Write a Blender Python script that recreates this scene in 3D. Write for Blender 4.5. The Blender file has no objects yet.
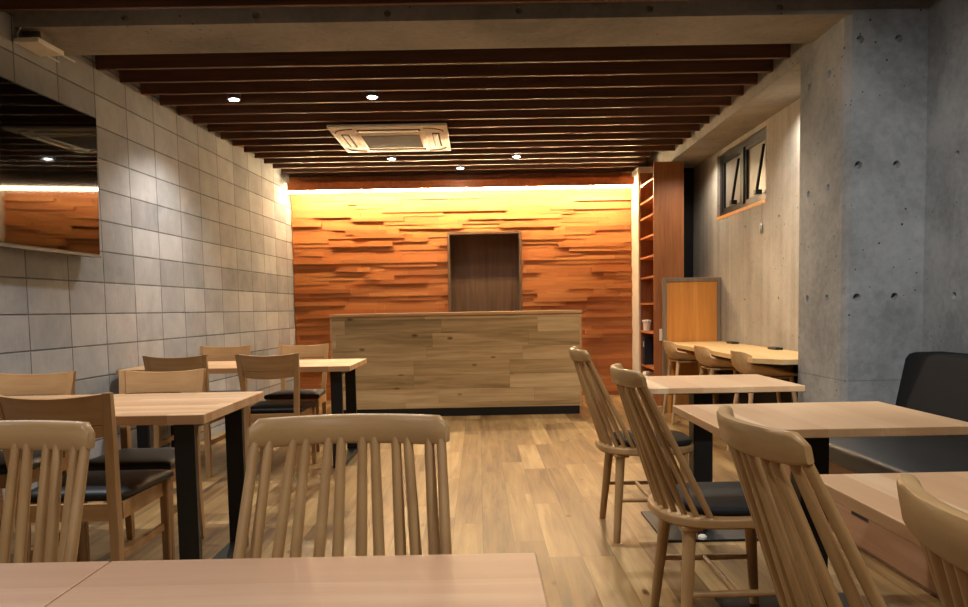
import bpy, bmesh, math, random
from mathutils import Vector, Matrix
random.seed(7)
C = bpy.context.scene.collection
PI = math.pi

# ------------------------------------------------------------------ camera
RT = (0.9998066, -0.00676377, -0.01846639)
UP = (0.01888483, 0.06816188, 0.99749552)
FW = (0.00548813, 0.99765135, -0.06827643)
cam = bpy.data.cameras.new('camera')
cam.sensor_fit = 'HORIZONTAL'; cam.sensor_width = 36.0
cam.lens = 783.6 / 968 * 36.0
cam.shift_y = 58.8 / 968
cam.clip_start = 0.02
camo = bpy.data.objects.new('camera', cam); C.objects.link(camo)
m = Matrix.Identity(4)
for i in range(3):
    m[i][0], m[i][1], m[i][2] = RT[i], UP[i], -FW[i]
m[2][3] = 1.06
camo.matrix_world = m
bpy.context.scene.camera = camo

# ------------------------------------------------------------------ world, exposure
w = bpy.data.worlds.new('world'); bpy.context.scene.world = w; w.use_nodes = True
w.node_tree.nodes['Background'].inputs[0].default_value = (0.9, 0.85, 0.8, 1)
w.node_tree.nodes['Background'].inputs[1].default_value = 0.02
vs = bpy.context.scene.view_settings
vs.view_transform = 'Standard'; vs.look = 'None'; vs.gamma = 1.0; vs.exposure = 0.95
vs.use_curve_mapping = False

# ------------------------------------------------------------------ lamps (ceiling downlights, plus added spots without fixtures)
WARM = (1.0, 0.80, 0.58); NEUT = (1.0, 0.93, 0.85); COOL = (0.93, 0.97, 1.0)
def spot(x, y, z, power, col, angle=120, blend=0.7, r=0.035, aim=None, name='downlight_or_added_spot'):
    l = bpy.data.lights.new(name, 'SPOT'); l.energy = power; l.color = col
    l.spot_size = math.radians(angle); l.spot_blend = blend; l.shadow_soft_size = r
    o = bpy.data.objects.new(name, l); C.objects.link(o); o.location = (x, y, z)
    if aim:
        d = Vector(aim) - Vector((x, y, z)); o.rotation_euler = d.to_track_quat('-Z', 'Y').to_euler()
    return o
P_DL = 72
DOWNLIGHTS = [(-1.76, 5.86), (-0.75, 5.86), (-0.87, 8.22), (0.42, 8.22), (-0.175, 8.82)]
for i, (x, y) in enumerate(DOWNLIGHTS):
    spot(x, y, 2.612, [P_DL * 1.35, P_DL * .8, P_DL * 0.5, P_DL * 0.5, P_DL * 0.15][i], NEUT, 125, 0.8)
# lamps of the near bay, above and behind the camera
for x, y, p in [(-1.95, 2.9, 80), (-0.55, 2.95, 36), (0.75, 2.95, 42), (-1.6, 0.6, 34), (-0.1, -0.4, 44), (1.15, 0.9, 44)]:
    spot(x, y, 2.60, p, (0.96, 0.97, 1.0) if x < -1.5 else (1.0, 0.95, 0.90), 125, 0.8)
spot(0.6, 1.5, 2.58, 165, COOL, 66, 1.0, aim=(2.3, 4.3, 0.8))  # unseen cool spot, added to brighten the pillar front and right wall
spot(1.15, 5.86, 2.612, 100, WARM, 145, 0.8)  # added warm spot with no fixture, lifts the inner face of the pillar
spot(2.16, 5.62, 2.54, 42, (1.0, 0.94, 0.85), 150, 0.8)
spot(2.12, 7.7, 2.54, 32, (1.0, 0.90, 0.76), 150, 0.8)  # second niche spot, added to fill the far end of the niche wall

# ------------------------------------------------------------------ material helpers
def srgb(h):
    h = h.lstrip('#'); v = [int(h[i:i + 2], 16) / 255 for i in (0, 2, 4)]
    return tuple(c / 12.92 if c <= 0.04045 else ((c + 0.055) / 1.055) ** 2.4 for c in v) + (1,)
class NT:
    def __init__(s, name, rough=0.6, spec=0.3):
        s.m = bpy.data.materials.new(name); s.m.use_nodes = True; s.t = s.m.node_tree
        s.b = s.t.nodes['Principled BSDF']; s.b.inputs['Roughness'].default_value = rough
        s.b.inputs['Specular IOR Level'].default_value = spec
    def n(s, typ, **kw):
        nd = s.t.nodes.new(typ)
        for k, v in kw.items():
            setattr(nd, k, v)
        return nd
    def put(s, sock, v):
        if hasattr(v, 'is_linked') or hasattr(v, 'links'): s.t.links.new(v, sock)
        else: sock.default_value = v
    def math(s, op, a, b=0.0, c=None):
        nd = s.n('ShaderNodeMath', operation=op); s.put(nd.inputs[0], a); s.put(nd.inputs[1], b)
        if c is not None: s.put(nd.inputs[2], c)
        return nd.outputs[0]
    def obj(s):
        return s.n('ShaderNodeTexCoord').outputs['Object']
    def sep(s, v):
        nd = s.n('ShaderNodeSeparateXYZ'); s.put(nd.inputs[0], v); return nd.outputs
    def comb(s, x, y, z):
        nd = s.n('ShaderNodeCombineXYZ'); s.put(nd.inputs[0], x); s.put(nd.inputs[1], y); s.put(nd.inputs[2], z); return nd.outputs[0]
    def mapping(s, v, scale=(1, 1, 1), loc=(0, 0, 0)):
        nd = s.n('ShaderNodeMapping'); s.put(nd.inputs['Vector'], v)
        nd.inputs['Scale'].default_value = scale; nd.inputs['Location'].default_value = loc; return nd.outputs[0]
    def noise(s, v, scale, detail=4, rough=0.55, dist=0.0):
        nd = s.n('ShaderNodeTexNoise'); s.put(nd.inputs['Vector'], v)
        nd.inputs['Scale'].default_value = scale; nd.inputs['Detail'].default_value = detail
        nd.inputs['Roughness'].default_value = rough; nd.inputs['Distortion'].default_value = dist; return nd.outputs[0]
    def white(s, v):
        nd = s.n('ShaderNodeTexWhiteNoise', noise_dimensions='3D'); s.put(nd.inputs['Vector'], v); return nd.outputs[0]
    def ramp(s, f, stops, interp='LINEAR'):
        nd = s.n('ShaderNodeValToRGB'); s.put(nd.inputs[0], f); r = nd.color_ramp; r.interpolation = interp
        while len(r.elements) < len(stops): r.elements.new(0.5)
        for e, (p, c) in zip(r.elements, stops):
            e.position = p; e.color = c if len(c) == 4 else tuple(c) + (1,)
        return nd.outputs[0]
    def mix(s, f, a, b, mode='MIX'):
        nd = s.n('ShaderNodeMix', data_type='RGBA', blend_type=mode)
        s.put(nd.inputs[0], f); s.put(nd.inputs[6], a); s.put(nd.inputs[7], b); return nd.outputs[2]
    def maprange(s, v, a, b, c, d):
        nd = s.n('ShaderNodeMapRange'); s.put(nd.inputs[0], v)
        for i, x in enumerate((a, b, c, d)): nd.inputs[i + 1].default_value = x
        return nd.outputs[0]
    def color(s, v): s.put(s.b.inputs['Base Color'], v)
    def bump(s, h, strength=0.3, dist=0.01):
        nd = s.n('ShaderNodeBump'); nd.inputs['Strength'].default_value = strength; nd.inputs['Distance'].default_value = dist
        s.put(nd.inputs['Height'], h); s.t.links.new(nd.outputs[0], s.b.inputs['Normal'])

def plain(name, col, rough=0.6, spec=0.3, metal=0.0, var=0.06):
    t = NT(name, rough, spec); t.b.inputs['Metallic'].default_value = metal
    c = srgb(col) if isinstance(col, str) else col
    n = t.noise(t.obj(), 9.0, 3)
    lo = tuple(max(0, v * (1 - var)) for v in c[:3]); hi = tuple(min(1, v * (1 + var)) for v in c[:3])
    t.color(t.ramp(n, [(0.3, lo), (0.7, hi)])); return t.m
def emit(name, col, strength):
    t = NT(name); t.color((0.8, 0.8, 0.8, 1)); t.b.inputs['Emission Color'].default_value = tuple(col) + (1,)
    t.b.inputs['Emission Strength'].default_value = strength; return t.m

def wood(name, cols, along='z', grain=1.0, rough=0.45, spec=0.35, planks=None, gap=0.35, knots=False, ramp_pos=None, bump=0.12, gw_=0.9):
    """cols: dark..light hex; along = grain axis; planks = (across axis, width, length, gap width)"""
    t = NT(name, rough, spec); o = t.obj(); X = t.sep(o); ax = {'x': 0, 'y': 1, 'z': 2}
    sc = [26, 26, 26]; sc[ax[along]] = 1.6
    vec = o
    if planks:
        ac, wd, ln, gw = planks
        u = t.math('DIVIDE', X[ax[ac]], wd); row = t.math('FLOOR', u)
        r1 = t.white(t.comb(row, 3.3, 0.7)); v = t.math('ADD', t.math('DIVIDE', X[ax[along]], ln), t.math('MULTIPLY', r1, 7.31))
        colm = t.math('FLOOR', v); idv = t.white(t.comb(row, colm, 1.9)); id2 = t.white(t.comb(row, colm, 8.2))
        off = t.math('MULTIPLY', idv, 17.0)
        nd = t.n('ShaderNodeVectorMath', operation='ADD'); t.put(nd.inputs[0], o); t.put(nd.inputs[1], t.comb(off, off, off)); vec = nd.outputs[0]
    g = t.noise(t.mapping(vec, tuple(c * grain for c in sc)), 1.0, 5, 0.6, 0.6)
    sc2 = [5, 5, 5]; sc2[ax[along]] = 0.6
    g2 = t.noise(t.mapping(vec, tuple(c * grain for c in sc2)), 1.0, 3, 0.5, 1.2)
    gg = t.math('ADD', t.math('MULTIPLY', g, 0.55), t.math('MULTIPLY', g2, 0.45))
    n = len(cols); pos = ramp_pos or [0.34 + 0.32 * i / max(1, n - 1) for i in range(n)]
    if planks:
        f = t.math('ADD', t.math('MULTIPLY', idv, 0.5), t.math('MULTIPLY', gg, gw_)); f = t.math('SUBTRACT', f, gw_ * 0.5 - 0.25)
        col = t.ramp(f, [(i / (n - 1) * 0.84 + 0.08, srgb(c)) for i, c in enumerate(cols)])
        fu = t.math('FRACT', u); fv = t.math('FRACT', v)
        du = t.math('MULTIPLY', t.math('MINIMUM', fu, t.math('SUBTRACT', 1.0, fu)), wd)
        dv = t.math('MULTIPLY', t.math('MINIMUM', fv, t.math('SUBTRACT', 1.0, fv)), ln)
        d = t.math('MINIMUM', du, dv)
        line = t.maprange(d, gw * 0.4, gw, 0.0, 1.0)
        col = t.mix(t.math('SUBTRACT', 1.0, t.math('MULTIPLY', t.math('SUBTRACT', 1.0, line), gap)), srgb('#2a1a0d'), col)
        h = t.math('ADD', t.math('MULTIPLY', line, 0.6), t.math('MULTIPLY', g, 0.2)); 
    else:
        col = t.ramp(gg, [(p, srgb(c)) for p, c in zip(pos, cols)]); h = g
    if knots:
        vn = t.n('ShaderNodeTexVoronoi'); s3 = [5.5, 5.5, 5.5]; s3[ax[along]] = 2.6
        t.put(vn.inputs['Vector'], t.mapping(vec, tuple(s3))); vn.inputs['Scale'].default_value = 1.0
        k = t.maprange(t.math('ADD', vn.outputs['Distance'], t.math('MULTIPLY', g, 0.12)), 0.10, 0.17, 0.0, 1.0)
        col = t.mix(k, srgb('#5a3c1c'), col)
    t.color(col); t.bump(h, bump, 0.004)
    return t.m

def concrete(name, cols, stripes=False, seam=None, rough=0.85, pits=True):
    t = NT(name, rough, 0.25); o = t.obj(); X = t.sep(o)
    n1 = t.noise(o, 1.7, 6, 0.62, 0.4); n2 = t.noise(o, 26, 4, 0.6)
    f = t.math('ADD', t.math('MULTIPLY', n1, 0.75), t.math('MULTIPLY', n2, 0.25))
    if stripes:
        s = t.noise(t.mapping(o, (9, 9, 0.25)), 1.0, 3, 0.6)
        f = t.math('ADD', t.math('MULTIPLY', f, 0.6), t.math('MULTIPLY', s, 0.4))
    col = t.ramp(f, [(0.36 + 0.28 * i / (len(cols) - 1), srgb(c)) for i, c in enumerate(cols)])
    h = t.math('MULTIPLY', n2, 0.4)
    if pits:
        v = t.n('ShaderNodeTexVoronoi'); t.put(v.inputs['Vector'], o); v.inputs['Scale'].default_value = 30
        size = t.math('MULTIPLY', t.white(v.outputs['Position']), 0.34)
        sparse = t.maprange(t.noise(o, 2.2, 2), 0.36, 0.58, 0.15, 1.05)
        k = t.maprange(t.math('SUBTRACT', v.outputs['Distance'], t.math('SUBTRACT', t.math('MULTIPLY', size, sparse), 0.17)), 0.0, 0.045, 0.0, 1.0)
        col = t.mix(k, srgb('#3c3934'), col)
        h = t.math('ADD', h, t.math('MULTIPLY', k, 0.5))
    if seam:
        for axis, pos, wd in seam:
            a = {'x': 0, 'y': 1, 'z': 2}[axis]
            d = t.math('ABSOLUTE', t.math('SUBTRACT', X[a], pos))
            k = t.maprange(d, wd * 0.3, wd, 0.0, 1.0)
            col = t.mix(t.math('ADD', 0.7, t.math('MULTIPLY', k, 0.3)), srgb('#4b4844'), col)
            h = t.math('ADD', h, t.math('MULTIPLY', k, 0.4))
    t.color(col); t.bump(h, 0.35, 0.006)
    return t.m

def block_wall():
    t = NT('concrete_block', 0.88, 0.2); o = t.obj(); X = t.sep(o)
    u = t.math('DIVIDE', t.math('SUBTRACT', X[1], 0.3226), 0.4); v = t.math('DIVIDE', t.math('SUBTRACT', X[2], 0.0724), 0.2)
    cu, cv = t.math('FLOOR', u), t.math('FLOOR', v)
    idv = t.white(t.comb(cu, cv, 4.4)); rowv = t.white(t.comb(2.2, cv, 6.1))
    fu, fv = t.math('FRACT', u), t.math('FRACT', v)
    jit = t.math('MULTIPLY', t.math('SUBTRACT', t.noise(o, 6, 3), 0.5), 0.006)
    du = t.math('MULTIPLY', t.math('MINIMUM', fu, t.math('SUBTRACT', 1.0, fu)), 0.4)
    dv = t.math('MULTIPLY', t.math('MINIMUM', fv, t.math('SUBTRACT', 1.0, fv)), 0.2)
    d = t.math('ADD', t.math('MINIMUM', du, dv), jit)
    line = t.maprange(d, 0.0018, 0.0065, 0.0, 1.0)
    n1 = t.noise(o, 3.1, 6, 0.65, 0.3); n2 = t.noise(t.mapping(o, (40, 40, 12)), 1.0, 4)
    f = t.math('ADD', t.math('ADD', t.math('MULTIPLY', n1, 0.55), t.math('MULTIPLY', idv, 0.22)), t.math('ADD', t.math('MULTIPLY', rowv, 0.14), t.math('MULTIPLY', n2, 0.12)))
    col = t.ramp(f, [(0.30, srgb('#7e7f80')), (0.52, srgb('#98999a')), (0.75, srgb('#b0b0b0'))])
    col = t.mix(t.math('ADD', 0.25, t.math('MULTIPLY', line, 0.75)), srgb('#3f3b37'), col)
    t.color(col); t.bump(t.math('ADD', t.math('MULTIPLY', line, 0.8), t.math('MULTIPLY', n2, 0.25)), 0.5, 0.008)
    return t.m

M = {}
M['block'] = block_wall()
M['concrete'] = concrete('pillar_concrete', ['#6f6f6e', '#868684', '#989793'], seam=[('z', 0.62, 0.006)])
M['beam'] = concrete('beam_concrete', ['#77736c', '#8b867e', '#9a948b'])
M['niche'] = concrete('board_marked_concrete', ['#7f786d', '#958d81', '#a59d90'], stripes=True, seam=[('y', 5.72, .006), ('y', 6.95, .006)])
M['floor'] = wood('oak_floor', ['#5c442b', '#80643f', '#977a4f', '#b09467'], along='y', planks=('x', 0.14, 0.92, 0.0022), gap=0.5, rough=0.38, spec=0.32, knots=True, gw_=2.0)
M['slat'] = wood('dark_slat_wood', ['#4a3122', '#5c3d2a', '#6d4a34'], along='x', rough=0.5)
M['clad'] = wood('cedar_strip', ['#94552a', '#a66333', '#b4713c', '#c08048'], along='x', rough=0.55, planks=('z', 0.049, 0.7, 0.0005), gap=0.0, grain=0.8)
M['counter'] = wood('knotty_pine_plank', ['#7a6340', '#a3875f', '#bda27a'], along='x', planks=('z', 0.138, 0.95, 0.0018), gap=0.4, knots=True, grain=0.9, gw_=2.2)
M['counter_edge'] = wood('counter_edge_wood', ['#9a744c', '#b28b60', '#bf9a70'], along='x')
M['walnut'] = wood('walnut_door_wood', ['#4a3526', '#5c4432', '#6b513d'], along='z', rough=0.5)
M['top_pink'] = wood('pale_table_wood', ['#b58d66', '#c29b72', '#caa57c', '#e8d0ae'], along='y', planks=('x', 0.075, 3.0, 0.0008), gap=0.15, rough=0.35, spec=0.4)
M['top_front'] = wood('pale_front_table_wood', ['#a27b5f', '#ae8769', '#b79173', '#cdb092'], along='x', planks=('y', 0.095, 3.0, 0.0008), gap=0.15, rough=0.32, spec=0.4)
M['top_oak'] = wood('laminated_oak_top', ['#a98058', '#bd946a', '#caa27a', '#d3b08a'], along='x', planks=('y', 0.052, 0.55, 0.0008), gap=0.2, rough=0.4)
M['oak'] = wood('chair_oak', ['#977349', '#a98456', '#b79465'], along='z', rough=0.42, grain=0.8)
M['oak_rail'] = wood('chair_rail_oak', ['#9d794e', '#af8c5d', '#bd9b6d'], along='x', rough=0.38, grain=0.8)
M['seat_oak'] = wood('chair_seat_oak', ['#977349', '#a98456', '#b79465'], along='y', rough=0.42, grain=0.8)
M['lchair'] = wood('dining_chair_wood', ['#8f6a42', '#a17b50', '#ae8a60'], along='z', rough=0.45, grain=0.8)
M['lchair_x'] = wood('dining_chair_rail_wood', ['#946c43', '#a67e51', '#b38d61'], along='x', rough=0.45, grain=0.8)
M['shelf'] = wood('cedar_shelf_wood', ['#7d4a28', '#935b32', '#a56a3c'], along='z', rough=0.5)
M['shelf_x'] = wood('cedar_shelf_board', ['#a05c33', '#b36c3e', '#c07b4b'], along='y', rough=0.5)
M['panel_orange'] = wood('orange_veneer', ['#ae6f2c', '#bd7d35', '#c98a3f'], along='z', rough=0.5)
M['taupe'] = wood('taupe_frame_wood', ['#675849', '#776756', '#847362'], along='z', rough=0.5)
M['desk'] = wood('pale_desk_wood', ['#c09a63', '#cfac78', '#d9ba88'], along='y', rough=0.35)
M['shell'] = wood('moulded_plywood', ['#a5835a', '#b69369', '#c1a077'], along='y', rough=0.42)
M['bench'] = wood('bench_front_wood', ['#8b6448', '#9a7254', '#a67f60'], along='y', rough=0.5)
M['black_steel'] = plain('black_steel', '#141415', 0.45, 0.4)
M['black_lacquer'] = plain('black_plinth', '#131211', 0.5)
M['leather'] = plain('black_leather', '#111214', 0.48, 0.38)
M['backcloth'] = plain('charcoal_upholstery', '#121213', 0.8, 0.2)
M['fabric'] = plain('dark_seat_fabric', '#1b1d23', 0.7, 0.3)
M['white'] = plain('white_plastic', '#e2dccf', 0.5)
M['offwhite'] = plain('painted_plaster', '#d8cdbd', 0.7)
M['grille'] = plain('grey_grille', '#6d6a66', 0.6)
M['dark_gap'] = plain('dark_slot', '#241d17', 0.8)
M['screen'] = plain('black_glass_screen', '#050506', 0.035, 0.5)
M['window_black'] = plain('black_window_frame', '#0a0b0d', 0.4)
M['pane'] = plain('frosted_pane', '#6f675c', 0.35, 0.5)
M['metal'] = plain('brushed_metal', '#a09a90', 0.3, 0.5, 0.9)
M['bezel'] = plain('dark_bezel', '#3a3836', 0.35, 0.5)
M['plaster_dark'] = plain('ceiling_paint', '#4a4038', 0.9)
M['navy'] = plain('navy_card', '#171a26', 0.6)
M['ceramic'] = plain('white_ceramic', '#e6e1d6', 0.3, 0.5)
M['paper'] = plain('white_paper_bag', '#d9d2c6', 0.8)
M['led'] = emit('led_strip', (1.0, 0.79, 0.45), 130)
M['bulb'] = emit('downlight_lens', (1.0, 0.95, 0.88), 40)

# ------------------------------------------------------------------ mesh helpers
def R3(rx=0, ry=0, rz=0):
    return Matrix.Rotation(rz, 4, 'Z') @ Matrix.Rotation(ry, 4, 'Y') @ Matrix.Rotation(rx, 4, 'X')
class MB:
    def __init__(s): s.b = bmesh.new()
    def box(s, x0, x1, y0, y1, z0, z1, bev=0.0, seg=2, mi=0, mat=None):
        t = bmesh.new(); bmesh.ops.create_cube(t, size=1.0)
        for v in t.verts:
            v.co = Vector(((x0 + x1) / 2 + v.co.x * (x1 - x0), (y0 + y1) / 2 + v.co.y * (y1 - y0), (z0 + z1) / 2 + v.co.z * (z1 - z0)))
        if bev: bmesh.ops.bevel(t, geom=t.edges[:], offset=bev, segments=seg, affect='EDGES', profile=0.5)
        s.add(t, mi, mat); return s
    def add(s, t, mi=0, mat=None):
        for f in t.faces: f.material_index = mi
        if mat is not None: bmesh.ops.transform(t, matrix=mat, verts=t.verts[:])
        me = bpy.data.meshes.new('tmp'); t.to_mesh(me); t.free(); s.b.from_mesh(me); bpy.data.meshes.remove(me)
    def rings(s, rings, cap=True, closed=False, mi=0):
        """skin a list of equal length vertex loops"""
        vs = [[s.b.verts.new(p) for p in r] for r in rings]; n = len(rings[0]); k = len(vs)
        for i in range(k if closed else k - 1):
            a, b = vs[i], vs[(i + 1) % k]
            for j in range(n):
                f = s.b.faces.new((a[j], a[(j + 1) % n], b[(j + 1) % n], b[j])); f.material_index = mi
        if cap and not closed:
            for r, fl in ((vs[0], True), (vs[-1], False)):
                f = s.b.faces.new(r[::-1] if fl else r); f.material_index = mi
        return s
    def tube(s, pts, rad, seg=10, cap=True, mi=0):
        pts = [Vector(p) for p in pts]; rr = rad if isinstance(rad, (list, tuple)) else [rad] * len(pts)
        rings = []; ref = None
        for i, p in enumerate(pts):
            d = (pts[min(i + 1, len(pts) - 1)] - pts[max(i - 1, 0)]).normalized()
            if ref is None: ref = Vector((0, 0, 1)) if abs(d.z) < 0.9 else Vector((1, 0, 0))
            u = (ref - d * ref.dot(d)).normalized(); v = d.cross(u); ref = u
            rings.append([p + (u * math.cos(2 * PI * k / seg) + v * math.sin(2 * PI * k / seg)) * rr[i] for k in range(seg)])
        return s.rings(rings, cap, mi=mi)
    def bar(s, p, q, wx, wy, wx2=None, wy2=None):
        """square bar from p to q (mostly vertical), section wx * wy, tapering to wx2 * wy2"""
        wx2 = wx if wx2 is None else wx2; wy2 = wy if wy2 is None else wy2; p, q = Vector(p), Vector(q)
        def sec(c, a, b): 
            k = min(a, b) * 0.14
            return [c + Vector(v) for v in ((-a/2+k, -b/2, 0), (a/2-k, -b/2, 0), (a/2, -b/2+k, 0), (a/2, b/2-k, 0), (a/2-k, b/2, 0), (-a/2+k, b/2, 0), (-a/2, b/2-k, 0), (-a/2, -b/2+k, 0))]
        return s.rings([sec(p, wx, wy), sec(q, wx2, wy2)])
    def extrude(s, outline, z0, z1, r=0.0, top=None):
        """outline: list of (x, y), with optionally rounded top edge r"""
        c = Vector((sum(p[0] for p in outline) / len(outline), sum(p[1] for p in outline) / len(outline), 0))
        def ring(z, inset):
            o = []
            for p in outline:
                d = Vector((p[0], p[1], 0)) - c; L = d.length; o.append(c + d * ((L - inset) / L) + Vector((0, 0, z)))
            return o
        rs = [ring(z0, r * 0.6), ring(z0 + r * 0.6, 0)]
        if r:
            for k in range(0, 5):
                a = k / 4 * PI / 2; rs.append(ring(z1 - r + r * math.sin(a), r * (1 - math.cos(a))))
        else: rs = [ring(z0, 0), ring(z1, 0)]
        return s.rings(rs)
    def build(s, name, mats, parent=None, smooth=None, loc=None, rotz=0.0):
        bmesh.ops.recalc_face_normals(s.b, faces=s.b.faces[:])
        me = bpy.data.meshes.new(name); s.b.to_mesh(me); s.b.free()
        for mm in (mats if isinstance(mats, (list, tuple)) else [mats]): me.materials.append(mm)
        if smooth is not None:
            me.polygons.foreach_set('use_smooth', [True] * len(me.polygons)); me.set_sharp_from_angle(angle=math.radians(smooth))
        o = bpy.data.objects.new(name, me); C.objects.link(o)
        if parent: o.parent = parent
        if loc is not None: o.location = loc; o.rotation_euler = (0, 0, rotz)
        return o
def tag(o, label, cat, group=None):
    o['label'] = label; o['category'] = cat
    if group: o['group'] = group
    return o
def thing(name, label, cat, loc=(0, 0, 0), rotz=0.0, group=None):
    o = bpy.data.objects.new(name, None); o.empty_display_size = 0.1; C.objects.link(o)
    o.location = loc; o.rotation_euler = (0, 0, rotz); return tag(o, label, cat, group)
def struct(o): o['kind'] = 'structure'; return o
def dup(root, label, loc, rotz):
    r = root.copy(); C.objects.link(r); r.location = loc; r.rotation_euler = (0, 0, rotz); r['label'] = label
    for ch in list(root.children):
        c = ch.copy(); C.objects.link(c); c.parent = r
        for g in list(ch.children):
            d = g.copy(); C.objects.link(d); d.parent = c
    return r

def holed_plane(mb, origin, U, V, wu, hv, holes, r=0.021, depth=0.04, n=14):
    """wall face spanned by unit vectors U, V with round form-tie recesses at holes [(u, v)]; slot 1 is not needed: same concrete"""
    O, U, V = Vector(origin), Vector(U), Vector(V); N = U.cross(V); q = r * 1.5
    us = sorted({0.0, wu} | {round(h[0] + s * q, 5) for h in holes for s in (-1, 1)})
    vv = sorted({0.0, hv} | {round(h[1] + s * q, 5) for h in holes for s in (-1, 1)})
    P = lambda u, v, d=0.0: mb.b.verts.new(O + U * u + V * v - N * d)
    for i in range(len(us) - 1):
        for j in range(len(vv) - 1):
            u0, u1, v0, v1 = us[i], us[i + 1], vv[j], vv[j + 1]; cu, cv = (u0 + u1) / 2, (v0 + v1) / 2
            if any(abs(cu - h[0]) < 1e-4 and abs(cv - h[1]) < 1e-4 for h in holes):
                outer = []; inner = []; deep = []
                for k in range(n):
                    a = 2 * PI * (k + 0.5) / n; ca, sa = math.cos(a), math.sin(a); m_ = max(abs(ca), abs(sa))
                    outer.append(P(cu + ca / m_ * q, cv + sa / m_ * q)); inner.append(P(cu + ca * r, cv + sa * r))
                    deep.append(P(cu + ca * r * 0.8, cv + sa * r * 0.8, depth))
                for k in range(n):
                    l = (k + 1) % n
                    mb.b.faces.new((outer[k], outer[l], inner[l], inner[k])); mb.b.faces.new((inner[k], inner[l], deep[l], deep[k]))
                mb.b.faces.new(deep)
                for su, sv in ((1, 1), (-1, 1), (-1, -1), (1, -1)):     # corner triangles of the square
                    cpt = (cu + su * q, cv + sv * q)
                    best = sorted(outer, key=lambda w_: (w_.co - (O + U * cpt[0] + V * cpt[1])).length)[:2]
                    mb.b.faces.new((P(*cpt), best[0], best[1]))
            else:
                mb.b.faces.new((P(u0, v0), P(u1, v0), P(u1, v1), P(u0, v1)))

# ------------------------------------------------------------------ the room
YB = 9.343; SK = math.atan(0.056101); AX = -2.7087; HC = 2.95; Y0 = -1.6
wx = lambda y: AX + 0.056101 * y                      # inner face of the block wall
struct(MB().box(-3.2, 2.9, Y0 - .1, 9.7, -0.08, 0.0).build('floor', M['floor']))
struct(MB().box(-3.2, 2.9, Y0 - .1, 9.7, HC, HC + 0.08).build('ceiling', M['plaster_dark']))
lw = struct(MB().box(-0.12, 0, Y0, 9.42, 0, HC).build('wall_left', M['block'], loc=(AX, 0, 0), rotz=-SK))
struct(MB().box(-3.2, 2.9, Y0 - .12, Y0 - .02, 0, HC).build('wall_near', M['offwhite']))

# back wall behind the strip cladding, with the doorway recess
DX0, DX1, DZ = -0.358, 0.520, 1.965
mb = MB()
mb.box(-2.3, DX0, YB + 0.03, YB + 0.16, 0, HC); mb.box(DX1, 2.5, YB + 0.03, YB + 0.16, 0, HC); mb.box(DX0, DX1, YB + 0.03, YB + 0.16, DZ, HC)
z = 0.0; rng = random.Random(11)
while z < 2.50:
    h = min(0.049, 2.50 - z); x = -2.178 - rng.random() * 0.3
    while x < 1.822:
        L = rng.uniform(0.25, 0.95); d = rng.choice([0.0, 0.0, 0.005, 0.010, 0.016, 0.024, 0.032])
        a, b = max(x, -2.178), min(x + L, 1.822); x += L
        if b - a < 0.01: continue
        segs = [(a, b)]
        if z + h > 0 and z < DZ - 0.01:
            segs = [(p, q_) for p, q_ in ((a, min(b, DX0)), (max(a, DX1), b)) if q_ - p > 0.004]
        for p, q_ in segs:
            mb.box(p + 0.0006, q_ - 0.0006, YB - 0.012 - d, YB + 0.03, z + 0.0006, z + h - 0.0006, mi=1)
    z += h
struct(mb.build('wall_back', [M['beam'], M['clad']]))
d1 = struct(MB().box(DX0 + 0.03, DX1 - 0.03, YB + 0.19, YB + 0.23, 0, DZ - 0.03).build('door_1', M['walnut']))
mb = MB(); f0, f1 = YB - 0.055, YB + 0.24
mb.box(DX0, DX0 + 0.03, f0, f1, 0, DZ, 0.002, 1); mb.box(DX1 - 0.03, DX1, f0, f1, 0, DZ, 0.002, 1); mb.box(DX0 + .03, DX1 - .03, f0, f1, DZ - 0.03, DZ, 0.002, 1)
mb.build('door_frame', M['taupe_d'] if 'taupe_d' in M else M['walnut'], d1)
struct(MB().box(-2.3, 2.5, 9.60, 9.68, 0, HC).build('wall_far', M['plaster_dark']))

# pale plaster return beside the cladding
struct(MB().box(1.824, 2.5, 8.935, YB + 0.03, 0, 2.62).build('trim_1', M['offwhite']))

# right wall, pillar, beam
mb = MB(); XR, YP, XP = 2.458, 4.33, 2.025
holed_plane(mb, (XR, YP, 0), (0, -1, 0), (0, 0, 1), YP - Y0, HC, [(0.28, 1.08), (0.28, 1.80), (0.28, 0.36), (1.18, 1.08), (1.18, 1.80), (2.08, 1.08), (2.08, 1.80)])
mb.box(XR + .021, XR + 0.12, Y0, YP + .1, 0, HC)
mb2 = mb.build('wall_right', M['concrete']); struct(mb2)
mb = MB()
holed_plane(mb, (XP + 0.02, YP, 0), (1, 0, 0), (0, 0, 1), XR - XP - 0.02, HC, [(0.045, v) for v in (0.36, 1.085, 1.805, 2.475)] + [(0.255, v) for v in (0.36, 1.085, 1.805, 2.475)])
holed_plane(mb, (XP, 4.96, 0), (0, -1, 0), (0, 0, 1), 4.96 - YP - 0.05, 2.61, [(0.13, v) for v in (0.36, 1.085, 1.72, 2.36)] + [(0.40, v) for v in (0.36, 1.085, 1.72, 2.36)])
B_ = mb.b
v1, v2, v3, v4 = [B_.verts.new(p) for p in ((XP + .02, YP, 0), (XP, YP + .05, 0), (XP, YP + .05, HC), (XP + .02, YP, HC))]; B_.faces.new((v1, v2, v3, v4))
mb.box(XP + 0.041, XR + .02, YP + 0.041, 4.96, 0, HC)
pil = struct(mb.build('wall_pillar', M['concrete']))
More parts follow.
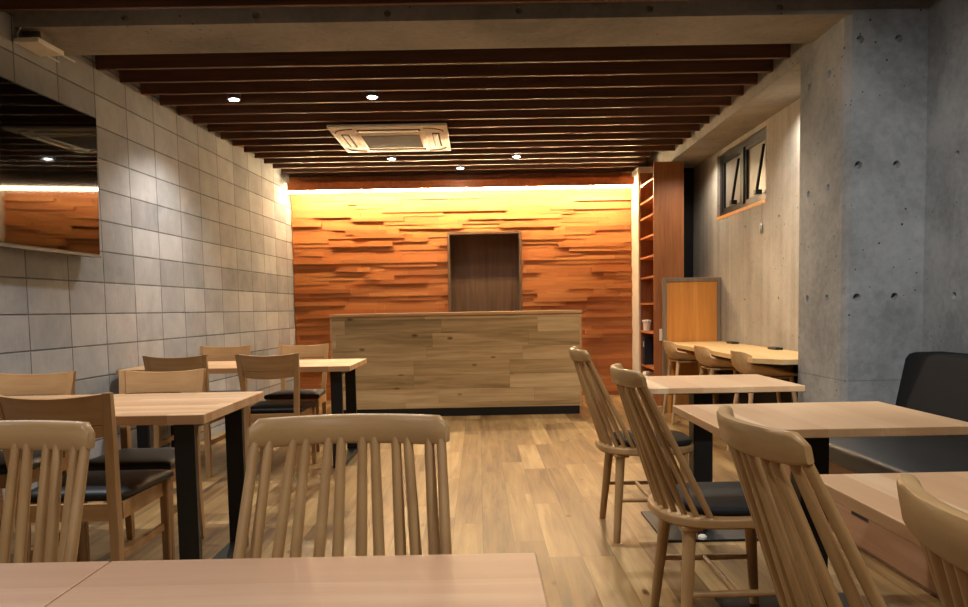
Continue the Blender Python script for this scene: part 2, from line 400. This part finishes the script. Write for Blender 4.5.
# beam across the ceiling
mb = MB()
holed_plane(mb, (-2.48, YP, 2.61), (1, 0, 0), (0, 0, 1), XP + 0.02 + 2.48, HC - 2.61, [(0.61 + 0.705 * k, 0.045) for k in range(6)], r=0.02)
mb.box(-2.48, XP + .02, YP + 0.022, 4.80, 2.61, HC)
mb.box(-2.48, XP + .02, YP, YP + 0.022, 2.6099, 2.61)
struct(mb.build('trim_2', M['beam']))
# edge beam and soffit over the niche
struct(MB().box(XP, 2.60, 4.961, YB, 2.549, HC).box(XP, XP + .02, 4.80, 4.961, 2.61, HC).build('trim_3', M['beam']))
# niche wall with the window opening
WY0, WY1, WZ0, WZ1, XN = 6.48, 7.80, 1.885, 2.505, 2.37
mb = MB(); T = XN + 0.24
holes = [(YB - y, zz) for y in (5.55, 6.20, 6.98, 8.2) for zz in (0.42, 1.10)] + [(YB - y, 1.74) for y in (5.55, 6.20, 6.98)]
holed_plane(mb, (XN, YB, 0), (0, -1, 0), (0, 0, 1), YB - 4.95, WZ0, holes, r=0.014)
mb.box(XN + 0.001, T, 4.95, WY0, WZ0, 2.549); mb.box(XN + 0.001, T, WY1, YB, WZ0, 2.549); mb.box(XN + 0.001, T, WY0, WY1, WZ1, 2.549)
mb.box(XN + 0.022, T, 4.95, YB, 0, WZ0)
struct(mb.build('wall_niche', M['niche']))
struct(MB().box(T + .02, T + .1, 4.95, YB, 0, HC).build('wall_outside', M['dark_gap']))

# window
win = struct(MB().box(XN + 0.03, XN + 0.08, WY0, WY0 + .07, WZ0, WZ1).box(XN + .03, XN + .08, WY1 - .07, WY1, WZ0, WZ1)
             .box(XN + .03, XN + .08, WY0 + .07, WY1 - .07, WZ1 - .045, WZ1).box(XN + .03, XN + .08, WY0 + .07, WY1 - .07, WZ0 + .03, WZ0 + .07)
             .box(XN + .02, XN + .08, 7.095, 7.185, WZ0 + .07, WZ1 - .045).build('window_1', M['window_black']))
for k, (a, b) in enumerate(((WY0 + .07, 7.095), (7.185, WY1 - .07))):
    MB().box(XN + .055, XN + .065, a, b, WZ0 + .07, WZ1 - .045).build('window_pane', M['pane'], win)
    f = MB(); f.box(XN + .035, XN + .055, a, a + .035, WZ0 + .07, WZ1 - .045).box(XN + .035, XN + .055, b - .035, b, WZ0 + .07, WZ1 - .045)
    f.box(XN + .035, XN + .055, a + .035, b - .035, WZ0 + .07, WZ0 + .105).box(XN + .035, XN + .055, a + .035, b - .035, WZ1 - .08, WZ1 - .045)
    f.build('window_sash', M['window_black'], win)
    h = MB(); yb = a + 0.07
    h.bar((XN - .03, yb, WZ0 + .10), (XN + .03, yb, WZ1 - .12), .022, .022); h.box(XN - .045, XN + .01, yb - .03, yb + .03, WZ0 + .085, WZ0 + .125, .006)
    h.build('window_stay', M['window_black'], win)
MB().box(XN - 0.003, XN + 0.15, WY0, WY1, WZ0, WZ0 + .03).build('window_sill', M['panel_orange'], win)
t = thing('pull_chain', 'thin metal pull chain with a metal tassel hanging below the black window', 'pull chain', (XN - .012, 6.55, 1.66))
MB().tube([(0, 0, .06), (0.004, 0, .24)], .002, 6).build('chain', M['metal'], t)
MB().tube([(0, 0, -.02), (0, 0, 0), (0, 0, .045), (0, 0, .065)], [.007, .013, .011, .004], 10).build('tassel', M['metal'], t, 60)

# ------------------------------------------------------------------ ceiling slats
ORD = ['nearest', 'second', 'third', 'fourth', 'fifth', 'sixth', 'seventh', 'eighth', 'ninth', 'tenth', 'eleventh', 'twelfth', 'thirteenth', 'fourteenth', 'fifteenth']
for k in range(15):
    y = 5.1226 + 0.2954 * k; x1 = XP if y < 8.2 else 1.84
    o = MB().box(wx(y) + 0.012, x1, y - 0.002, y + 0.028, 2.627, 2.80, .002, 1).build('ceiling_slat', M['slat'])
    tag(o, f'dark brown wooden ceiling slat beyond the concrete beam, {ORD[k]} from the beam', 'ceiling slat', 'ceiling slats over the counter half')
for k in range(2):
    y = 4.13 - 0.2954 * k
    o = MB().box(wx(y) + 0.012, XR - 0.01, y - 0.002, y + 0.028, 2.627, 2.80, .002, 1).build('ceiling_slat', M['slat'])
    tag(o, 'dark brown wooden ceiling slat on the camera side of the concrete beam' + (', next to it' if k == 0 else ', second from it'), 'ceiling slat', 'ceiling slats over the near half')
struct(MB().box(wx(9.24) + .01, 1.822, 9.284, 9.294, 2.526, 2.80).build('trim_4', M['shelf_x']))

t = thing('light_strip', 'glowing warm white light strip along the top of the wooden strip wall', 'light strip', (0, 9.05, 2.404))
MB().box(-2.15, 1.80, -.004, .012, .034, .115).box(-2.15, 1.80, -.004, .236, .115, .123).build('board_and_light_baffle', M['shelf_x'], t)  # front board, plus an added top plate that blocks the strip's upward light
MB().box(-2.15, 1.80, -.003, .020, 0.008, .034, .005, 2).build('diffuser', M['led'], t)

names = ['nearest the block wall', 'in front of the air conditioner',
         'behind the air conditioner', 'above the counter, nearer the bookshelf', 'closest to the glowing light strip']
for k, (x, y) in enumerate(DOWNLIGHTS):
    t = thing('ceiling_downlight', 'small lit round downlight between the wooden slats, ' + names[k], 'downlight', (x, y, 2.62), 0, 'round downlights between the slats')
    MB().tube([(0, 0, 0), (0, 0, .33)], .048, 20).build('housing', M['plaster_dark'], t, 40)
    MB().tube([(0, 0, -.004), (0, 0, -.001)], .034, 20).build('lens', M['bulb'], t)

# cassette air conditioner
t = thing('ceiling_air_conditioner', 'square white cassette air conditioner with a grey grille under the slats', 'air conditioner', (-0.745, 7.245, 2.595))
mb = MB(); mb.box(-.505, .505, -.535, .535, 0.006, .031, .008)
mb.box(-.30, .30, -.30, .30, -.006, .008, .004)
mb.build('cover_panel', M['white'], t, 35)
g = MB().box(-.255, .255, -.255, .255, -.008, -.0055).build('intake_grille', M['dark_gap'], t)
mb = MB()
for k in range(14): mb.box(-.255, .255, -.245 + k * .0365, -.230 + k * .0365, -.012, -.008)
mb.build('grille_louvre', M['grille'], g)
for k in range(4):
    v = MB(); v.box(-.27, .27, .365, .43, .002, .0062).b.transform(Matrix.Rotation(k * PI / 2, 4, 'Z')); v.build('air_outlet', M['dark_gap'], t)
    v = MB(); v.box(-.255, .255, .372, .415, -.006, .003, .003).b.transform(Matrix.Rotation(k * PI / 2, 4, 'Z')); v.build('louvre_flap', M['white'], t)

for sx, sy in ((-1, -1), (1, -1), (1, 1), (-1, 1)):
    pts = [(sx * (.30 + .165 * math.sin(a)), sy * (.33 + .135 * math.cos(a)), .0055) for a in [k / 8 * PI / 2 for k in range(9)]]
    MB().tube(pts, .006, 6).build('corner_slot', M['dark_gap'], t, 60)

# ------------------------------------------------------------------ television (wall-local frame, leaning forward a little)
ys = 4.925
t = thing('wall_television', 'large black flat television tilted forward on the concrete block wall', 'television', (wx(ys) + 0.0, ys, 1.85), -SK - 0.01)
tl = Matrix.Translation((0.10, 0, 0)) @ Matrix.Rotation(0.025, 4, 'Y')
mb = MB(); mb.box(-.055, -.001, -1.50, 0, -.43, .425, .006); mb.b.transform(tl); mb.build('casing', M['black_steel'], t)
mb = MB(); mb.box(-.001, .0015, -1.49, -.010, -.410, .415); mb.b.transform(tl); mb.build('screen', M['screen'], t)
mb = MB(); mb.box(-.001, .003, -1.50, 0, -.432, -.418, .001, 1); mb.b.transform(tl); mb.build('bottom_bezel', M['bezel'], t)
MB().box(0.004, .05, -1.0, -.5, -.2, .2).build('wall_bracket', M['black_steel'], t)

# wireless router under the beam
t = thing('wireless_router', 'flat white box with two thin antennas fixed up under the beam by the block wall', 'router', (-2.40, 4.44, 2.525), -SK)
mb = MB(); mb.box(-.055, .085, -.13, .11, 0, .028, .006); mb.build('casing', M['white'], t)
for dx, dy in ((0.06, .10), (-.03, .10)): MB().tube([(dx, dy, .012), (dx + .03, dy + .10, -.004)], .005, 8).build('antenna', M['white'], t)
MB().tube([(-.03, -.12, .02), (-.035, -.12, .05), (-.02, -.11, .085)], .004, 6).build('cable', M['white'], t)
MB().box(-.05, .05, -.05, .05, .028, .085).build('bracket', M['metal'], t)

# ------------------------------------------------------------------ service counter
t = thing('service_counter', 'long plank-fronted wooden service counter with black plinth before the wooden strip wall', 'counter', (-0.229, 8.04, 0))
MB().box(-1.222, 1.222, -.30, .30, .083, 1.00).build('body', M['counter'], t)
MB().box(-1.243, 1.243, -.315, .315, 1.00, 1.03, .003).build('countertop', M['counter_edge'], t)
MB().box(-1.215, 1.215, -.295, .29, 0, .083).build('plinth', M['black_lacquer'], t)
for s in (-1, 1):
    MB().box(s * 1.222 - (0 if s > 0 else .018), s * 1.222 + (.018 if s > 0 else 0), -.306, .30, .083, 1.00).build('end_panel', M['counter_edge'], t)

# ------------------------------------------------------------------ bookshelf, post, partition
XS, YS0, YS1 = 1.84, 8.235, 8.93
t = thing('bookshelf', 'tall reddish wooden open bookshelf between the strip wall and the niche', 'bookshelf', (XS, YS0, 0))
MB().box(0, .315, 0, .022, 0, 2.545).build('end_panel', M['shelf'], t)
MB().box(0, .315, YS1 - YS0 - .022, YS1 - YS0, 0, 2.545).build('end_panel', M['shelf'], t)
MB().box(.30, .315, .022, YS1 - YS0 - .022, 0, 2.545).build('back_panel', M['shelf'], t)
for zz in (0.03, .40, .78, 1.092, 1.376, 1.598, 1.815, 2.03, 2.205, 2.40):
    MB().box(0.002, .30, .022, YS1 - YS0 - .022, zz - .022, zz).build('shelf', M['shelf_x'], t)
t = thing('light_switch', 'small white wall switch plate on the end of the reddish bookshelf', 'switch', (XS + .075, YS0 - .002, .75))
MB().box(-.022, .022, -.008, 0, -.063, .063, .004).build('plate', M['white'], t)
MB().box(-.012, .012, -.012, -.008, -.025, .025, .002).build('rocker', M['ceramic'], t)
t = thing('lidded_jar', 'white ceramic lidded jar on the middle bookshelf board', 'jar', (XS + .045, 8.80, .78))
MB().tube([(0, 0, 0), (0, 0, .01), (0, 0, .085), (0, 0, .095)], [.034, .038, .042, .038], 18).build('body', M['ceramic'], t, 50)
MB().tube([(0, 0, .095), (0, 0, .10), (0, 0, .118), (0, 0, .122)], [.054, .056, .05, .02], 18).build('lid', M['ceramic'], t, 50)
t = thing('dark_binder', 'dark navy binder standing on the bookshelf under the white jar', 'binder', (XS + .008, 8.80, .40))
MB().box(0, .24, -.055, .055, 0, .31, .003).build('cover', M['navy'], t)
MB().box(-.002, .0, -.015, .015, .20, .26).build('spine_label', M['white'], t)
o = MB(); o.extrude([(.02, -.07), (.22, -.07), (.22, .09), (.02, .09)], 0.0, .29, .03); o = o.build('paper_bag', M['paper'], loc=(XS - 0.005, 8.81, .03)); tag(o, 'white paper bag standing on the lowest bookshelf board', 'bag')
t = thing('black_bottle', 'black bottle with a white label beside the paper bag in the bookshelf', 'bottle', (XS + .036, 8.69, .03))
MB().tube([(0, 0, 0), (0, 0, .17), (0, 0, .20), (0, 0, .25)], [.032, .032, .013, .013], 14).build('glass', M['navy'], t, 40)
MB().tube([(0, 0, .05), (0, 0, .13)], .0328, 14).build('label_band', M['white'], t, 40)

struct(MB().box(2.158, 2.37, 8.66, 8.70, 0, 2.549).build('trim_5', M['window_black']))

t = thing('desk_partition', 'orange veneer partition panel with a taupe frame at the far end of the wall desk', 'partition', (1.80, 7.66, 0))
MB().box(0, .038, 0, .04, 0, 1.325, .003).build('post', M['taupe'], t)
MB().box(.53, .566, 0, .04, 0, 1.325, .003).build('post', M['taupe'], t)
MB().box(.038, .53, 0, .04, 1.285, 1.325, .003).build('top_rail', M['taupe'], t)
MB().box(.038, .53, .010, .03, 0.0, 1.285).build('panel', M['panel_orange'], t)

t = thing('wall_desk', 'pale wooden wall desk with a chamfered near corner running along the concrete niche', 'desk', (0, 0, 0))
MB().extrude([(1.815, 7.655), (1.80, 5.15), (1.93, 4.97), (2.368, 4.97), (2.368, 7.655)], .668, .70).build('desktop', M['desk'], t)
MB().box(2.345, 2.366, 4.98, 7.65, 0, .668).build('back_panel', M['dark_gap'], t)
for y in (5.3, 7.3): MB().bar((2.15, y, .668), (2.15, y, 0), .05, .05).build('leg', M['black_steel'], t)
for (x, y), s in (((2.31, 7.13), 'nearer the orange partition'), ((2.31, 6.10), 'nearer the concrete pillar')):
    t = thing('desk_outlet', 'flat black power outlet on the wall desk, ' + s, 'power outlet', (x, y, .70), 0, 'black desk outlets')
    MB().box(-.03, .03, -.085, .085, 0, .018, .004).build('body', M['black_steel'], t)
    for q in (-.04, .04): MB().box(-.012, .012, q - .02, q + .02, .018, .0195).build('socket', M['dark_gap'], t)

# ------------------------------------------------------------------ shell stools at the wall desk
def make_stool(label, loc, rotz):
    t = thing('shell_stool', label, 'stool', loc, rotz, 'shell stools at the wall desk')
    mb = MB(); NU, NV = 17, 13; outer, inner = [], []
    # profile in (y, z): back rim -> seat -> front edge; facing +Y
    prof = [(-.215, .738), (-.207, .70), (-.196, .66), (-.182, .622), (-.158, .592), (-.11, .576), (-.03, .570), (.05, .572), (.12, .578), (.18, .582), (.215, .580), (.225, .574)]
    grid = []
    for i, (y, zz) in enumerate(prof):
        f = i / (len(prof) - 1); row = []
        for j in range(NU):
            s = -1 + 2 * j / (NU - 1); half = .185 + .035 * math.sin(min(1, f * 1.6) * PI / 2) - .02 * max(0, f - .8) * 5
            x = s * half; lift = (abs(s) ** 3) * (.075 * math.exp(-((f - .45) / .22) ** 2) if f > 0.1 else .03 * f)
            wrap = (abs(s) ** 2) * .06 * max(0, 1 - f * 2.2)
            drop = -(abs(s) ** 4) * .03 * max(0, 1 - f * 5)
            row.append(Vector((x, y + wrap, zz + lift + drop)))
        grid.append(row)
    b = mb.b; top = [[b.verts.new(p) for p in r] for r in grid]
    nor = []
    for i in range(len(grid)):
        r = []
        for j in range(NU):
            du = grid[i][min(j + 1, NU - 1)] - grid[i][max(j - 1, 0)]; dv = grid[min(i + 1, len(grid) - 1)][j] - grid[max(i - 1, 0)][j]
            r.append(du.cross(dv).normalized())
        nor.append(r)
    bot = [[b.verts.new(grid[i][j] - nor[i][j] * .014) for j in range(NU)] for i in range(len(grid))]
    n = len(grid)
    for i in range(n - 1):
        for j in range(NU - 1):
            b.faces.new((top[i][j], top[i][j + 1], top[i + 1][j + 1], top[i + 1][j])); b.faces.new((bot[i][j], bot[i + 1][j], bot[i + 1][j + 1], bot[i][j + 1]))
        b.faces.new((top[i][0], top[i + 1][0], bot[i + 1][0], bot[i][0])); b.faces.new((top[i][-1], bot[i][-1], bot[i + 1][-1], top[i + 1][-1]))
    for j in range(NU - 1):
        b.faces.new((top[0][j], bot[0][j], bot[0][j + 1], top[0][j + 1])); b.faces.new((top[-1][j], top[-1][j + 1], bot[-1][j + 1], bot[-1][j]))
    mb.build('shell', M['shell'], t, 50)
    for sx in (-1, 1):
        for y0, y1 in ((-.13, -.20), (.13, .20)):
            MB().tube([(sx * .13, y0, .562), (sx * .155, (y0 + y1) / 2, .30), (sx * .185, y1, 0)], [.016, .014, .010], 10).build('leg', M['shell'], t, 60)
    MB().box(-.14, .14, -.14, .14, .548, .562, .004).build('seat_mount', M['shell'], t)
    MB().tube([(-.168, .169, .2), (.168, .169, .2)], .008, 8).build('footrest', M['shell'], t, 60)
    return t
st = make_stool('pale wooden shell stool at the wall desk, next to the orange partition', (1.905, 7.10, 0), -PI / 2)
dup(st, 'pale wooden shell stool at the wall desk, middle one of the three', (1.945, 6.22, 0), -PI / 2)
dup(st, 'pale wooden shell stool at the wall desk, closest to the concrete pillar', (1.985, 5.42, 0), -PI / 2)

# ------------------------------------------------------------------ banquette along the right wall
t = thing('banquette_bench', 'long black upholstered wall bench with a wooden base along the right concrete wall', 'bench', (0, 0, 0))
y0, y1 = -1.2, 4.15
MB().box(1.62, XR - .004, y0, y1, 0, .335).build('base', M['bench'], t)
MB().box(1.606, 1.62, y0 + .02, 3.36, .02, .145 + .19).build('front_panel', M['bench'], t)
MB().box(1.6035, 1.607, 3.20, 3.345, .142, .158).build('finger_slot', M['dark_gap'], t)
MB().box(1.57, 2.20, y0, y1, .335, .425, .022, 3).build('seat_cushion', M['leather'], t, 40)
mb = MB(); pf = [(2.195, .42), (2.265, .765), (2.28, .785), (2.305, .792), (XR - .03, .792), (XR - .012, .78), (XR - .004, .42)]
rs = []
for yy, k in ((y0, 1), (y1 - .06, 1.0), (y1 - .035, .995), (y1 - .012, .985), (y1, .965)):
    rs.append([Vector((2.34 + (px - 2.34) * (1 if k == 1 else k), yy, .42 + (pz - .42) * k)) for px, pz in pf])
mb.rings(rs); mb.build('backrest', M['backcloth'], t, 45)

# ------------------------------------------------------------------ tables
def pedestal_table(label, loc, sx, sy, mat, th=.026):
    t = thing('pedestal_table', label, 'table', loc, 0, 'square pale tables on black pedestals')
    MB().box(-sx / 2, sx / 2, -sy / 2, sy / 2, .70 - th, .70, .0025, 2).build('tabletop', mat, t)
    MB().box(-.045, .045, -.045, .045, .012, .66, .004).build('column', M['black_steel'], t)
    MB().box(-.20, .20, -.20, .20, .66, .70 - th).build('mounting_plate', M['black_steel'], t)
    MB().box(-.235, .235, -.255, .255, 0, .012, .003).build('base_plate', M['black_steel'], t)
    return t
RT1 = pedestal_table('pale square table beside the concrete pillar, farthest of the three by the bench', (1.045, 3.69, 0), .745, .60, M['top_pink'])
MB().tube([(-.06, -.24, .012), (-.06, -.24, .022), (-.06, -.24, .03)], [.02, .02, .012], 12).build('adjuster_cap', M['white'], RT1, 40)
dup(RT1, 'pale square table in the middle of the three along the black bench', (1.065, 2.51, 0), 0)
dup(RT1, 'pale square table nearest the camera along the black bench, cut off by the frame', (1.055, 1.322, 0), 0)
FT1 = pedestal_table('pale table at the very front, the half nearer the aisle', (-.235, .835, 0), .625, .60, M['top_front'])
dup(FT1, 'pale table at the very front, the half at the picture corner', (-.862, .835, 0), 0)

def long_table(label, xc, yc, L, D):
    t = thing('dining_table', label, 'table', (xc, yc, 0), 0, 'long oak tables at the block wall')
    MB().box(-L / 2, L / 2, -D / 2, D / 2, .664, .70, .003, 2).build('tabletop', M['top_oak'], t)
    for s in (-1, 1):
        cx = s * (L / 2 - .112); mb = MB()
        mb.box(cx - .038, cx + .038, -D / 2 + .10, -D / 2 + .13, .03, .664); mb.box(cx - .038, cx + .038, D / 2 - .105, D / 2 - .075, .03, .664)
        mb.box(cx - .038, cx + .038, -D / 2 + .13, D / 2 - .105, .634, .664); mb.box(cx - .038, cx + .038, -D / 2 + .10, D / 2 - .075, 0, .03)
        mb.build('leg_frame', M['black_steel'], t)
    return t
long_table('long oak table on black steel legs by the block wall under the television', -1.752, 3.197, 1.515, .79)
long_table('long oak table on black steel legs by the block wall, farther one near the counter', -1.627, 5.55, 1.54, .78)

# ------------------------------------------------------------------ spindle-back chairs (facing +Y)
def make_spindle(label, loc, rotz):
    t = thing('spindle_chair', label, 'chair', loc, rotz, 'spindle-back oak chairs')
    def outline(a, b, y0, n=36, p=2.6):
        o = []
        for k in range(n):
            th = 2 * PI * k / n; c, s = math.cos(th), math.sin(th)
            x = a * math.copysign(abs(c) ** (2 / p), c); y = b * math.copysign(abs(s) ** (2 / p), s)
            if s > 0: x *= 1.0 + .03 * s
            o.append((x, y + y0))
        return o
    MB().extrude(outline(.215, .222, 0), .392, .424, .010).build('seat', M['seat_oak'], t, 40)
    pad = outline(.185, .178, .032, 36, 3.2)
    MB().extrude(pad, .424, .450, .013).build('seat_pad', M['fabric'], t, 50)
    for sx in (-1, 1):
        MB().tube([(sx * .145, -.135, .392), (sx * .150, -.138, .34), (sx * .205, -.165, .0)], [.022, .021, .0155], 12).build('leg', M['oak'], t, 50)
        MB().tube([(sx * .150, .150, .392), (sx * .153, .152, .34), (sx * .195, .185, .0)], [.022, .021, .0155], 12).build('leg', M['oak'], t, 50)
        MB().box(sx * .145 - .03, sx * .145 + .03, -.165, -.10, .378, .393, .004).build('leg_block', M['oak'], t)
        MB().tube([(sx * .178, -.150, .185), (sx * .176, .0, .185), (sx * .173, .168, .185)], [.009, .012, .009], 10).build('side_stretcher', M['oak'], t, 60)
    MB().tube([(-.176, .0, .185), (0, 0, .185), (.176, .0, .185)], [.009, .012, .009], 10).build('cross_stretcher', M['oak'], t, 60)
    # twelve spindles: paired under the rail, evenly spread round the rear of the seat
    RY = lambda x: -.325 + .055 * (x / .19) ** 2           # rail centre line (curved in plan)
    for k in range(12):
        pair, sgn = k // 2, (k % 2) * 2 - 1
        xt = -.158 + pair * .0632 + sgn * .0115
        th = (-1 + 2 * k / 11) * 1.22; xb = .200 * math.sin(th); yb = -.198 * math.cos(th) ** .8 + .003
        p, q_ = Vector((xb, yb, .420)), Vector((xt, RY(xt) + .003, .823))
        MB().tube([p, p.lerp(q_, .35), p.lerp(q_, .75), q_], [.0092, .0108, .0100, .0088], 10).build('spindle', M['oak'], t, 60)
    # curved top rail
    mb = MB(); rs = []; N = 22
    for i in range(N + 1):
        s = -1 + 2 * i / N; x = .181 * s; e = max(0, abs(s) - .86) / .14
        hz = .053 * (1 - .42 * e ** 2.2); zb = .814 + .006 * e; th = .0125 * (1 - .35 * e ** 2)
        dx = -.11 / .193 * s; nv = Vector((2 * .055 * x / .19 ** 2 * -1, 1, 0)).normalized()
        c = Vector((x, RY(x), 0)); lean = .20
        prof = [(-1, .10), (-1, .55), (-.96, .85), (-.6, .97), (0, 1.0), (.6, .97), (.96, .85), (1, .55), (1, .10), (.7, 0), (-.7, 0)]
        rs.append([c + nv * (a * th) + Vector((0, -lean * (b * hz), zb + b * hz)) for a, b in prof])
    mb.rings(rs); mb.build('top_rail', M['oak_rail'], t, 50)
    return t
S = make_spindle('spindle-back oak chair at the farthest table of the bench row, by the aisle', (.766, 3.66, 0), -PI / 2)
dup(S, 'spindle-back oak chair with dark pad at the middle table of the bench row', (.765, 2.49, 0), -PI / 2)
dup(S, 'large spindle-back oak chair before the bench table nearest the camera, back towards the aisle', (.765, 1.33, 0), -PI / 2)
dup(S, 'spindle-back oak chair cut off at the right edge, only curved rail and spindles showing', (.77, .70, 0), -PI / 2)
dup(S, 'spindle-back oak chair behind the front table, wholly in view in the middle', (-.242, 1.135, 0), PI)
dup(S, 'spindle-back oak chair behind the front table, cut off at the left edge', (-.888, 1.135, 0), PI)

# ------------------------------------------------------------------ dining chairs with black pads (facing +Y)
def make_dining(label, loc, rotz):
    t = thing('dining_chair', label, 'chair', loc, rotz, 'oak dining chairs with black seats')
    hw = lambda zz: .160 + max(0, zz - .44) / .36 * .028 + max(0, .44 - zz) / .44 * .008
    for sx in (-1, 1):
        mb = MB()
        def sec(y, zz, a, b):
            x = sx * hw(zz); return [Vector((x + p * a / 2, y + q_ * b / 2, zz)) for p, q_ in ((-1, -1), (1, -1), (1, 1), (-1, 1))]
        mb.rings([sec(-.215, 0, .028, .030), sec(-.195, .30, .032, .038), sec(-.195, .44, .032, .040), sec(-.225, .62, .031, .034), sec(-.262, .80, .028, .024)])
        mb.build('back_post', M['lchair'], t)
        MB().bar((sx * .182, .190, .40), (sx * .180, .186, 0), .036, .036, .026, .026).build('leg', M['lchair'], t)
        MB().box(sx * .172 - .009, sx * .172 + .009, -.175, .172, .345, .405).build('side_rail', M['lchair_x'], t)
        MB().box(sx * .172 - .008, sx * .172 + .008, -.182, .175, .205, .232).build('side_stretcher', M['lchair_x'], t)
    MB().box(-.165, .165, .180, .198, .345, .405).build('front_rail', M['lchair_x'], t)
    MB().box(-.146, .146, -.204, -.186, .345, .405).build('rear_rail', M['lchair_x'], t)
    # padded seat
    mb = MB(); rs = []
    def ring(zz, ins, crown=0):
        o = []
        pts = [(-.18, -.17), (-.208, .215), (.208, .215), (.18, -.17)]; n = 8
        for k in range(4):
            a, b = pts[k], pts[(k + 1) % 4]
            for i in range(n):
                f = i / n; x, y = a[0] + (b[0] - a[0]) * f, a[1] + (b[1] - a[1]) * f
                x *= (.205 - ins) / .205; y = .02 + (y - .02) * (.195 - ins) / .195
                o.append(Vector((x, y, zz)))
        return o
    rs = [ring(.405, .012), ring(.416, 0), ring(.430, 0), ring(.440, .008), ring(.447, .03), ring(.452, .08), ring(.454, .14)]
    mb.rings(rs); mb.build('seat_pad', M['leather'], t, 60)
    for z0, z1, y0_, y1_, nm in ((.693, .80, -.240, -.262, 'back_rail'), (.635, .690, -.226, -.238, 'lower_back_rail')):
        mb = MB(); rs = []
        for i in range(13):
            s = -1 + 2 * i / 12; xb_, xt_ = (hw(z0) - .013) * s, (hw(z1) - .013) * s; bow = -.028 * (1 - s * s); zt = z1 - (.012 * (1 - s * s) if nm == 'back_rail' else 0)
            zb = z0 + (.012 * s * s if nm != 'back_rail' else 0)
            rs.append([Vector((xb_, y0_ + bow - .009, zb)), Vector((xt_, y1_ + bow - .009, zt - .003)), Vector((xt_, y1_ + bow, zt)), Vector((xt_, y1_ + bow + .009, zt - .003)), Vector((xb_, y0_ + bow + .009, zb))])
        mb.rings(rs); mb.build(nm, M['lchair_x'], t, 40)
    return t
L = make_dining('oak dining chair with black pad, back to the camera at the nearer long table', (-1.445, 2.90, 0), 0)
dup(L, 'oak dining chair behind the nearer long table, half out of the picture under the television', (-2.12, 3.455, 0), PI)
dup(L, 'oak dining chair behind the nearer long table, the one nearer the aisle', (-1.505, 3.455, 0), PI)
dup(L, 'oak dining chair before the farther long table, back to the camera, nearer the block wall', (-1.935, 5.245, 0), 0)
dup(L, 'oak dining chair before the farther long table, black seat in view, nearer the aisle', (-1.350, 5.245, 0), 0)
dup(L, 'oak dining chair on the counter side of the farther long table, beside the block wall', (-2.055, 6.09, 0), PI)
dup(L, 'oak dining chair behind the farther long table, in front of the counter', (-1.42, 6.09, 0), PI)
